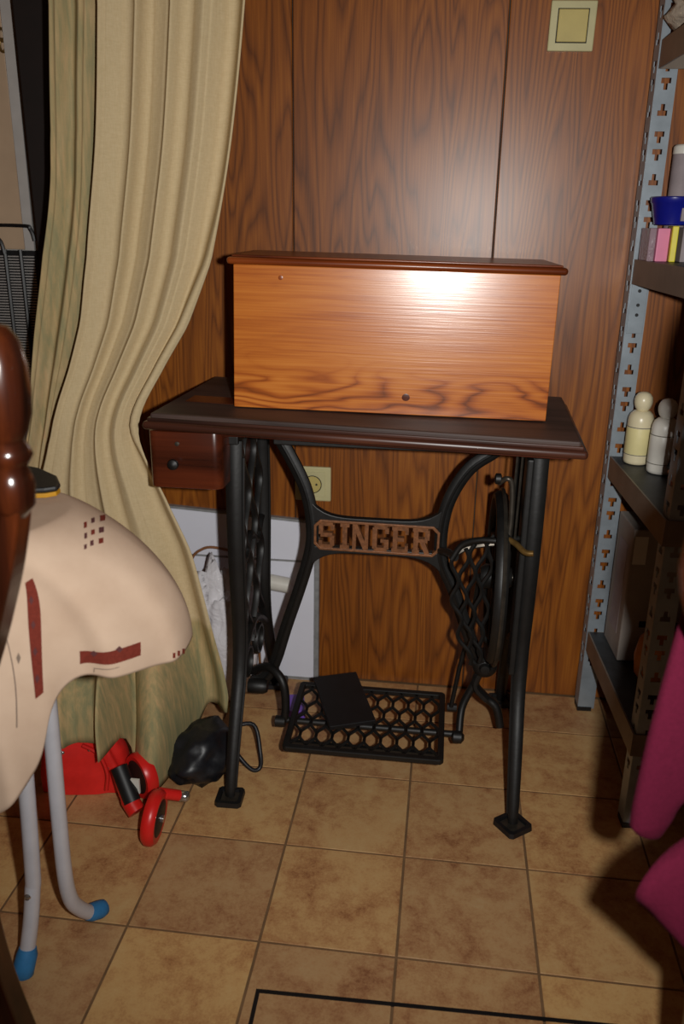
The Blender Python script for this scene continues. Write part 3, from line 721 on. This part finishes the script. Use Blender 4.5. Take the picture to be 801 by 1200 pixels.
def cloth_off(a, r, off):
    e = 1e-3; p = cloth_pt(a, r); n = (cloth_pt(a+e, r)-cloth_pt(a-e, r)).cross(cloth_pt(a, r+e)-cloth_pt(a, r-e)); n.normalize()
    if n.dot(cam.location - p) < 0: n = -n
    return p + n*off
def patch(q, mat, name='print', nu=10, nv=4, off=.0016):
    """q: four (a, r) corners"""
    def fn(u, v):
        a = lerp(lerp(q[0][0], q[1][0], u), lerp(q[3][0], q[2][0], u), v); r = lerp(lerp(q[0][1], q[1][1], u), lerp(q[3][1], q[2][1], u), v)
        return cloth_off(a, r, off)
    return MB().grid(fn, nu, nv).build(name, mat, tc_, smooth=True)
PRINTS = [
    ('printred', [(0.4026, 1.1203), (0.3958, 1.1257), (0.4117, 1.1514), (0.4181, 1.1473)], 0.0028),
    ('printdark', [(0.3795, 1.1294), (0.37, 1.1394), (0.387, 1.1553), (0.3948, 1.1479)], 0.0028),
    ('printred', [(0.3485, 1.1619), (0.3264, 1.1917), (0.3601, 1.1917), (0.3752, 1.1726)], 0.0028),
    ('printdark', [(0.4301, 1.1726), (0.4241, 1.175), (0.4377, 1.2013), (0.4439, 1.1997)], 0.0028),
    ('printred', [(0.413, 1.1763), (0.4056, 1.1829), (0.4175, 1.2037), (0.4248, 1.1981)], 0.0028),
    ('printdark', [(0.3953, 1.1898), (0.3848, 1.2031), (0.3999, 1.2231), (0.4093, 1.2119)], 0.0028),
    ('printdark', [(0.4591, 1.2285), (0.4525, 1.2289), (0.464, 1.253), (0.4701, 1.2534)], 0.0028),
    ('printdark', [(0.4397, 1.2226), (0.4326, 1.2261), (0.4451, 1.2507), (0.4527, 1.2483)], 0.0028),
    ('printred', [(0.4221, 1.2341), (0.4133, 1.2429), (0.4251, 1.2647), (0.4341, 1.2571)], 0.0028),
    ('printred', [(0.6007, 1.8509), (0.5052, 1.8393), (0.5099, 1.9119), (0.6064, 1.9249)], 0.0028),
    ('printred', [(0.6079, 1.3922), (0.5872, 1.3606), (0.6733, 1.8613), (0.6941, 1.8145)], 0.0028),
    ('printdark', [(0.582, 1.8624), (0.5731, 1.8381), (0.5684, 1.855), (0.5771, 1.8793)], 0.0036),
    ('printdark', [(0.5392, 1.8389), (0.5328, 1.8262), (0.5296, 1.849), (0.5356, 1.8614)], 0.0036),
    ('printdark', [(0.6262, 1.4956), (0.6184, 1.476), (0.6209, 1.5041), (0.6283, 1.5223)], 0.0036),
    ('printdark', [(0.6467, 1.6039), (0.6404, 1.5942), (0.6414, 1.6189), (0.6475, 1.6278)], 0.0036),
    ('printdark', [(0.6645, 1.6936), (0.6579, 1.6919), (0.6579, 1.716), (0.6644, 1.7172)], 0.0036),
    ('printdark', [(0.6807, 1.7687), (0.6732, 1.7735), (0.6722, 1.7991), (0.6796, 1.7935)], 0.0036),
    ('printred', [(0.4515, 1.946), (0.4445, 1.9517), (0.4463, 1.9798), (0.4535, 1.9745)], 0.0028),
    ('printred', [(0.4378, 1.948), (0.431, 1.9577), (0.4325, 1.9851), (0.4396, 1.9755)], 0.0028),
    ('printred', [(0.4236, 1.9595), (0.417, 1.9736), (0.4189, 2.0), (0.4251, 1.9867)], 0.0028),
    ('printgrey', [(0.689, 1.5279), (0.6875, 1.5314), (0.738, 1.8022), (0.7398, 1.798)], 0.0028),
    ('printgrey', [(0.6953, 1.6307), (0.687, 1.6297), (0.6879, 1.6512), (0.697, 1.6537)], 0.0028),
    ('printgrey', [(0.5827, 1.95), (0.5397, 1.9381), (0.5399, 1.9426), (0.583, 1.955)], 0.0028),
    ('printgrey', [(0.5827, 1.95), (0.5812, 1.9492), (0.5826, 1.9767), (0.5841, 1.9775)], 0.0028),
]
for kind, q, off in PRINTS: patch(q, M[kind], 'print', 30, 10, off)

# ------------------------------------------------------------------ iron tip resting on the cloth
it = empty('clothes_iron', (.145, -.425, .7255), (0, 0, math.radians(-20))); tag(it, 'dark pointed iron sole with yellow rim on the tablecloth behind the chair finial', 'iron')
def sole(z0, z1, k): return MB().prism([(-.20,-.05*k),(-.05,-.052*k),(.0,-.036*k),(.028,-.014*k),(.037*k,0),(.028,.014*k),(.0,.036*k),(-.05,.052*k),(-.20,.05*k)], z0, z1, 'XY')
sole(0, .006, .92).build('rim', M['amber'], it, bevel=.001)
sole(.0065, .014, 1.0).build('sole', M['blackplastic'], it, bevel=.003)
MB().prism([(-.19,-.04),(-.06,-.038),(-.03,0),(-.06,.038),(-.19,.04)], .014, .055, 'XY').build('housing', M['blackplastic'], it, bevel=.008)
MB().tube(spl([(-.06,0,.06),(-.07,0,.095),(-.11,0,.105),(-.17,0,.10),(-.185,0,.06)], 5), .011, 10).build('handle', M['blackplastic'], it, smooth=True)

# ------------------------------------------------------------------ two wooden chairs with turned finials, only their ends in view
def chair(name, label, X, Y, dirx, H, seat_dir, group, sway, turned, w0=.019, w1=.016):
    """X, Y = the post in view; the chair extends to dirx and its seat to seat_dir; sway = (height, inward offset) of the back posts"""
    c = empty(name, (X, Y, 0)); tag(c, label, 'chair', group)
    k = H; W = dirx*.44
    for px, f in ((0, dirx), (W, -dirx)):
        pts = spl([(px+f*q, 0, z*k) for z, q in sway], 6); n = len(pts)
        p = MB().tube(pts, [lerp(w0, w1, i/(n-1)) for i in range(n)], 4, (1,0,0), .015).build('back_post', M['chair'], c, bevel=.003)
        MB().lathe([(.004,.987*k),(.014,.984*k),(.022,.972*k),(.0262,.952*k),(.0272,.930*k),(.0255,.908*k),(.021,.893*k),(.0165,.885*k),(.0205,.879*k),(.0225,.872*k),(.0195,.866*k),(.0165,.861*k),(.020,.853*k),(.0215,.845*k),(.020,.826*k),(.012,.815*k)], (px,0,0), 'Z', 28).build('finial', M['chair'], p, smooth=True, ang=60)
        for z in turned:
            MB().lathe([(.018,z-.07),(.028,z-.052),(.038,z-.025),(.0425,z),(.040,z+.025),(.031,z+.052),(.018,z+.07)], (px,0,0), 'Z', 28).build('turning', M['chair'], p, smooth=True, ang=60)
    a0, a1 = sorted((dirx*.016, W-dirx*.016)); MB().box(a0, a1, -.010, .010, .765*k, .850*k).build('top_rail', M['chair'], c, bevel=.004)
    a0, a1 = sorted((dirx*.10, W-dirx*.10)); MB().box(a0, a1, -.009, .009, .56*k, .60*k).build('lower_rail', M['chair'], c, bevel=.003)
    for i in range(4):
        x = dirx*(.13+.06*i); MB().tube([(x,0,.59*k),(x,0,.785*k)], [.009,.009], 10).build('spindle', M['chair'], c, smooth=True)
    a0, a1 = sorted((dirx*.095, W-dirx*.095)); b0, b1 = sorted((0, seat_dir*.36)); MB().box(a0, a1, b0, b1, .42*k, .455*k).build('seat', M['chair'], c, bevel=.006)
    for x in (dirx*.20, W-dirx*.14):
        MB().tube([(x, seat_dir*.33, .425*k),(x, seat_dir*.335, .2*k),(x, seat_dir*.345, .001)], [.019,.016,.013], 10).build('front_leg', M['chair'], c, smooth=True)
    return c
chair('dining_chair', 'dark glossy wooden chair post with turned finial in front of the ironing board',   .294, -.750, -1, 1.0, -1, 'turned wooden chairs',
      [(.835,-.006),(.77,.010),(.70,.034),(.58,.078),(.45,.098),(.30,.096),(.18,.078),(.05,.046),(.001,.036)], [], .0085, .016)
chair('dining_chair', 'wooden chair with rounded turned post under the magenta garment at the right edge', .915, -.760, 1, 1.045, 1, 'turned wooden chairs',
      [(.835,0),(.78,.004),(.72,.024),(.6,.036),(.45,.046),(.3,.052),(.1,.056),(.001,.056)], [.806])

# ------------------------------------------------------------------ magenta garment hanging from the right chair
gm = empty('garment', (0,0,0)); tag(gm, 'magenta fleece garment hanging from the chair at the right edge', 'garment')
def lobe(name, left, right, yb, th, seed):
    """left / right: outlines (x, z) from top to bottom, padded into a soft slab"""
    Lp = spl([(x, z, 0) for x, z in left], 8); Rp = spl([(x, z, 0) for x, z in right], 8)
    n = len(Lp)-1; nu = 28; mb = MB()
    def ff(u, v, sg):
        i = int(v*n+.5); a, b = Lp[i], Rp[i]; p = a.lerp(b, u)
        e = (math.sin(PI*min(1, max(0, u)))**.35) * (math.sin(PI*min(.5, .5-.5*(v-.8)/.2) if v > .8 else PI/2)**.5 if v < 1 else 0)
        y = yb + sg*th*e + .010*noise.noise(Vector((p.x*14, p.y*7, seed))) + .008*math.sin(p.x*60+seed)
        return Vector((p.x, y, p.y))
    mb.grid(lambda u, v: ff(u, v, -1), nu, n); mb.grid(lambda u, v: ff(u, v, 1), nu, n)
    o = mb.build(name, M['magenta'], gm, smooth=True, ang=180)
    bm = bmesh.new(); bm.from_mesh(o.data); bmesh.ops.remove_doubles(bm, verts=bm.verts, dist=.0008); bmesh.ops.recalc_face_normals(bm, faces=bm.faces); bm.to_mesh(o.data); bm.free()
    return o
lobe('sleeve', [(.905,.80),(.901,.759),(.896,.71),(.891,.66),(.885,.592),(.881,.516),(.885,.500),(.900,.490)], [(1.05,.80),(1.04,.76),(1.03,.71),(1.01,.66),(.98,.60),(.935,.537),(.924,.51),(.914,.486)], -.70, .014, 2.0)
lobe('back_drape', [(.950,1.00),(.945,.92),(.945,.84),(.950,.78)], [(1.30,1.00),(1.30,.92),(1.30,.84),(1.29,.78)], -.800, .010, 9.0)
lobe('front_panel', [(.96,.80),(.94,.70),(.915,.62),(.893,.587),(.861,.535),(.875,.507),(.909,.475),(.97,.43)], [(1.15,.80),(1.16,.72),(1.17,.65),(1.17,.60),(1.16,.55),(1.14,.50),(1.10,.455),(1.04,.42)], -.825, .014, 5.0)

# ------------------------------------------------------------------ slotted steel shelving
rk = empty('metal_shelving', (1.021, .352, 0), (0, 0, math.radians(3.0)))
tag(rk, 'slotted grey steel shelving unit against the panelled wall on the right', 'shelving')
def flange(w, z0, z1, off=0.0):
    """strip in local x (0..w) and z with T-shaped slots punched through"""
    cx = w*.5; xb = [0, cx-.0088, cx-.0036, cx+.0036, cx+.0088, w]
    slots = []; z = z1-.02-off; P = .1185
    while z > z0+.1:
        for dz, up in ((0, 0), (-.043, 1), (-.073, 1)):
            c = z+dz
            if up: slots.append((c-.0112, c-.0005, c+.0085, 'T'))
            else: slots.append((c-.0085, c+.0005, c+.0112, 'I'))
        z -= P
    zs = [z0]; kinds = []
    for a, b, c, kk in sorted(slots):
        kinds += ['-', 's' if kk == 'T' else 'w', 'w' if kk == 'T' else 's']; zs += [a, b, c]
    kinds.append('-'); zs.append(z1)
    V = [(x, 0, z) for z in zs for x in xb]; F = []
    for j in range(len(zs)-1):
        for i in range(5):
            if kinds[j] == 'w' and 1 <= i <= 3: continue
            if kinds[j] == 's' and i == 2: continue
            F.append((j*6+i, j*6+i+1, (j+1)*6+i+1, (j+1)*6+i))
    return V, F
def post(x, y, sx, mat):
    V, F = flange(.036, .006, 2.0)
    if sx < 0: V = [(-a, b, c) for a, b, c in V]
    p = MB().add(V, F).build('post', mat, rk); p.location = (x, y, 0); solid(p, .0018)
    V2 = [(0, a, c) for a, b, c in V] if sx > 0 else [(0, -a, c) for a, b, c in V]
    q = MB().add(V2, F).build('post_flange', mat, p); solid(q, .0018)
    MB().box(*sorted((-.002*sx, .030*sx)), -.003, .030, 0, .010).build('foot', M['blackplastic'], p)
    return p
post(0, -.036, 1, M['steel']); post(.008, -.432, 1, M['steel']); post(.44, -.036, -1, M['steel']); post(.44, -.432, -1, M['steel'])
SH = [.205, .615, 1.008, 1.382]
for z in SH:
    sh = MB().box(.003, .437, -.434, -.039, z-.004, z).build('shelf', M['shelfboard'], rk)
    for x in (.0022, .4378): MB().box(x-.0016, x+.0016, -.436, -.040, z-.045, z+.001).build('side_lip', M['lip'], sh)
    MB().box(.004, .436, -.4365, -.4335, z-.045, z).build('front_lip', M['lip'], sh); MB().box(.004, .436, -.0395, -.0365, z-.045, z).build('back_lip', M['lip'], sh)
    if z == 1.008:
        MB().box(.003, .033, -.0395, -.0378, z-.140, z-.046).build('gusset_plate', M['steel'], sh, bevel=.0006)
    if z == 1.008:
        for dz in (-.058, -.085, -.104): MB().lathe([(.0035,-.0405),(.0035,-.038)], (.018, 0, z+dz), 'Y', 8).build('bolt', M['blackplastic'], sh)

# things on the shelves
def boxthing(name, mat, x, y, z, sx, sy, sz, rot, label, cat, group=None, bev=.0015):
    o = MB().box(-sx/2, sx/2, -sy/2, sy/2, 0, sz).build(name, mat, bevel=bev); o.location = (x, y, z); o.rotation_euler = (0, 0, rot)
    return tag(o, label, cat, group)
Z2 = 1.0085
boxthing('plastic_case', M['trans'], 1.0335, .262, Z2, .012, .06, .058, .05, 'translucent mauve plastic case left of the pink box on the shelf', 'case')
boxthing('carton', M['pinkbox'], 1.0525, .262, Z2, .022, .055, .058, .08, 'pink card box under the blue tub on the shelf', 'box')
boxthing('carton', M['yellowbox'], 1.0735, .25, Z2, .011, .06, .062, -.1, 'slim yellow card box between pink and blue boxes', 'box')
boxthing('carton', M['greybox'], 1.090, .25, Z2, .012, .06, .060, .0, 'small grey box squeezed between the yellow and blue boxes', 'box')
boxthing('carton', M['bluebox'], 1.1085, .235, Z2, .016, .07, .078, .12, 'light blue card box at the right edge of the shelf', 'box')
ob = empty('tub', (1.071, .266, Z2+.0625)); tag(ob, 'dark blue plastic tub sitting on the pink box', 'tub')
MB().lathe([(.026,0.0005),(.030,.002),(.038,.038),(.040,.040),(.0405,.048),(.038,.050),(.036,.046),(.034,.040),(.027,.006)], n=28).build('body', M['blue'], ob, smooth=True)
MB().box(.004,.030,-.0375,-.033,.008,.030, Matrix.Rotation(.1,4,'Z')).build('label_patch', M['greybox'], ob)
oj = empty('storage_jar', (1.092, .322, Z2)); tag(oj, 'tall grey storage tin at the back of the shelf behind the blue tub', 'tin')
MB().lathe([(.020,0),(.0205,.003),(.0205,.19),(.019,.192)], n=24).build('body', M['greybox'], oj, smooth=True)
MB().lathe([(.021,.188),(.0212,.20),(.018,.204),(.006,.205)], n=24).build('cap', M['whiteplastic'], oj, smooth=True)
o = blob('plastic_package', M['clearbag'], (1.105, .255, 0), (.095, .055, .060), 1.5, .25, seed=21); o.location.z = 1.3835+.060*.8
tag(o, 'brown package in clear plastic film on the top shelf', 'package')
Z3 = .6155
def bottle(x, y, tilt, label, mat):
    b = empty('lotion_bottle', (x, y, Z3), (0, tilt, 0)); tag(b, label, 'bottle', 'bottles with ball caps')
    MB().lathe([(.020,.0005),(.0240,.003),(.0250,.008),(.0250,.086),(.0243,.094),(.0215,.102),(.016,.1075),(.0125,.109)], n=28).build('body', mat, b, smooth=True)
    MB().lathe([(.0105,.1092),(.0145,.114),(.0172,.1215),(.0178,.128),(.0165,.136),(.012,.1425),(.006,.1455),(.001,.146)], n=24).build('ball_cap', mat, b, smooth=True)
    MB().lathe([(.0252,.022),(.0254,.0225),(.0254,.0745),(.0252,.075)], n=28).build('label', M['creamlabel'] if mat == M['cream'] else M['whiteplastic'], b, smooth=True)
    for z in (.0205, .076): MB().lathe([(.0252,z),(.0255,z+.0003),(.0255,z+.0014),(.0252,z+.0017)], n=28).build('label_line', M['labeltext'], b, smooth=True)
bottle(1.066, .268, 0, 'cream bottle with ball cap and yellow label nearest the shelving post', M['cream'])
bottle(1.098, .205, 0, 'white bottle with ball cap to the right of the yellow-labelled one', M['whiteplastic'])
bx = boxthing('dark_box', M['blackplastic'], 1.118, .145, Z3+.016, .014, .07, .088, .3, 'dark blue flat box leaning beside the white bottle', 'box'); bx.rotation_euler = (0, math.radians(24), .3)
boxthing('paper_bundle', M['brownpaper'], 1.150, .06, Z3, .085, .10, .012, .25, 'orange-brown paper bundle under the pink cord coil', 'paper')
coil = []
for i in range(90):
    a = i*.33; r = .036+.005*math.sin(i*.7); coil.append((1.130+r*1.1*math.cos(a), .075+r*math.sin(a), Z3+.018+.028*i/90+.004*math.sin(a*1.7)))
o = MB().tube(coil, .0052, 8).build('cord_coil', M['rope'], smooth=True); tag(o, 'loose coil of pale pink cord on the middle shelf', 'cord')
Z4 = .2055
cbx = boxthing('carton', M['carton'], 1.130, .250, Z4, .140, .115, .295, .06, 'large worn grey cardboard carton on the lowest shelf', 'box', bev=.003)
MB().box(-.0706, -.0701, -.03, .03, .05, .25).build('print', M['greybox'], cbx)
MB().box(-.035, .045, -.0581, -.0576, .08, .094).build('tape', M['blackplastic'], cbx)
MB().box(-.066, -.040, -.0581, -.0576, .22, .28).build('label_sheet', M['whiteplastic'], cbx)
pk = blob('paper_package', M['brownpaper'], (1.125, .10, 0), (.052, .055, .075), 1.2, .18, sub=2, seed=31); pk.location.z = Z4+.075*.8
for f in pk.data.polygons: f.use_smooth = False
tag(pk, 'crumpled brown paper package in front of the grey carton', 'package')
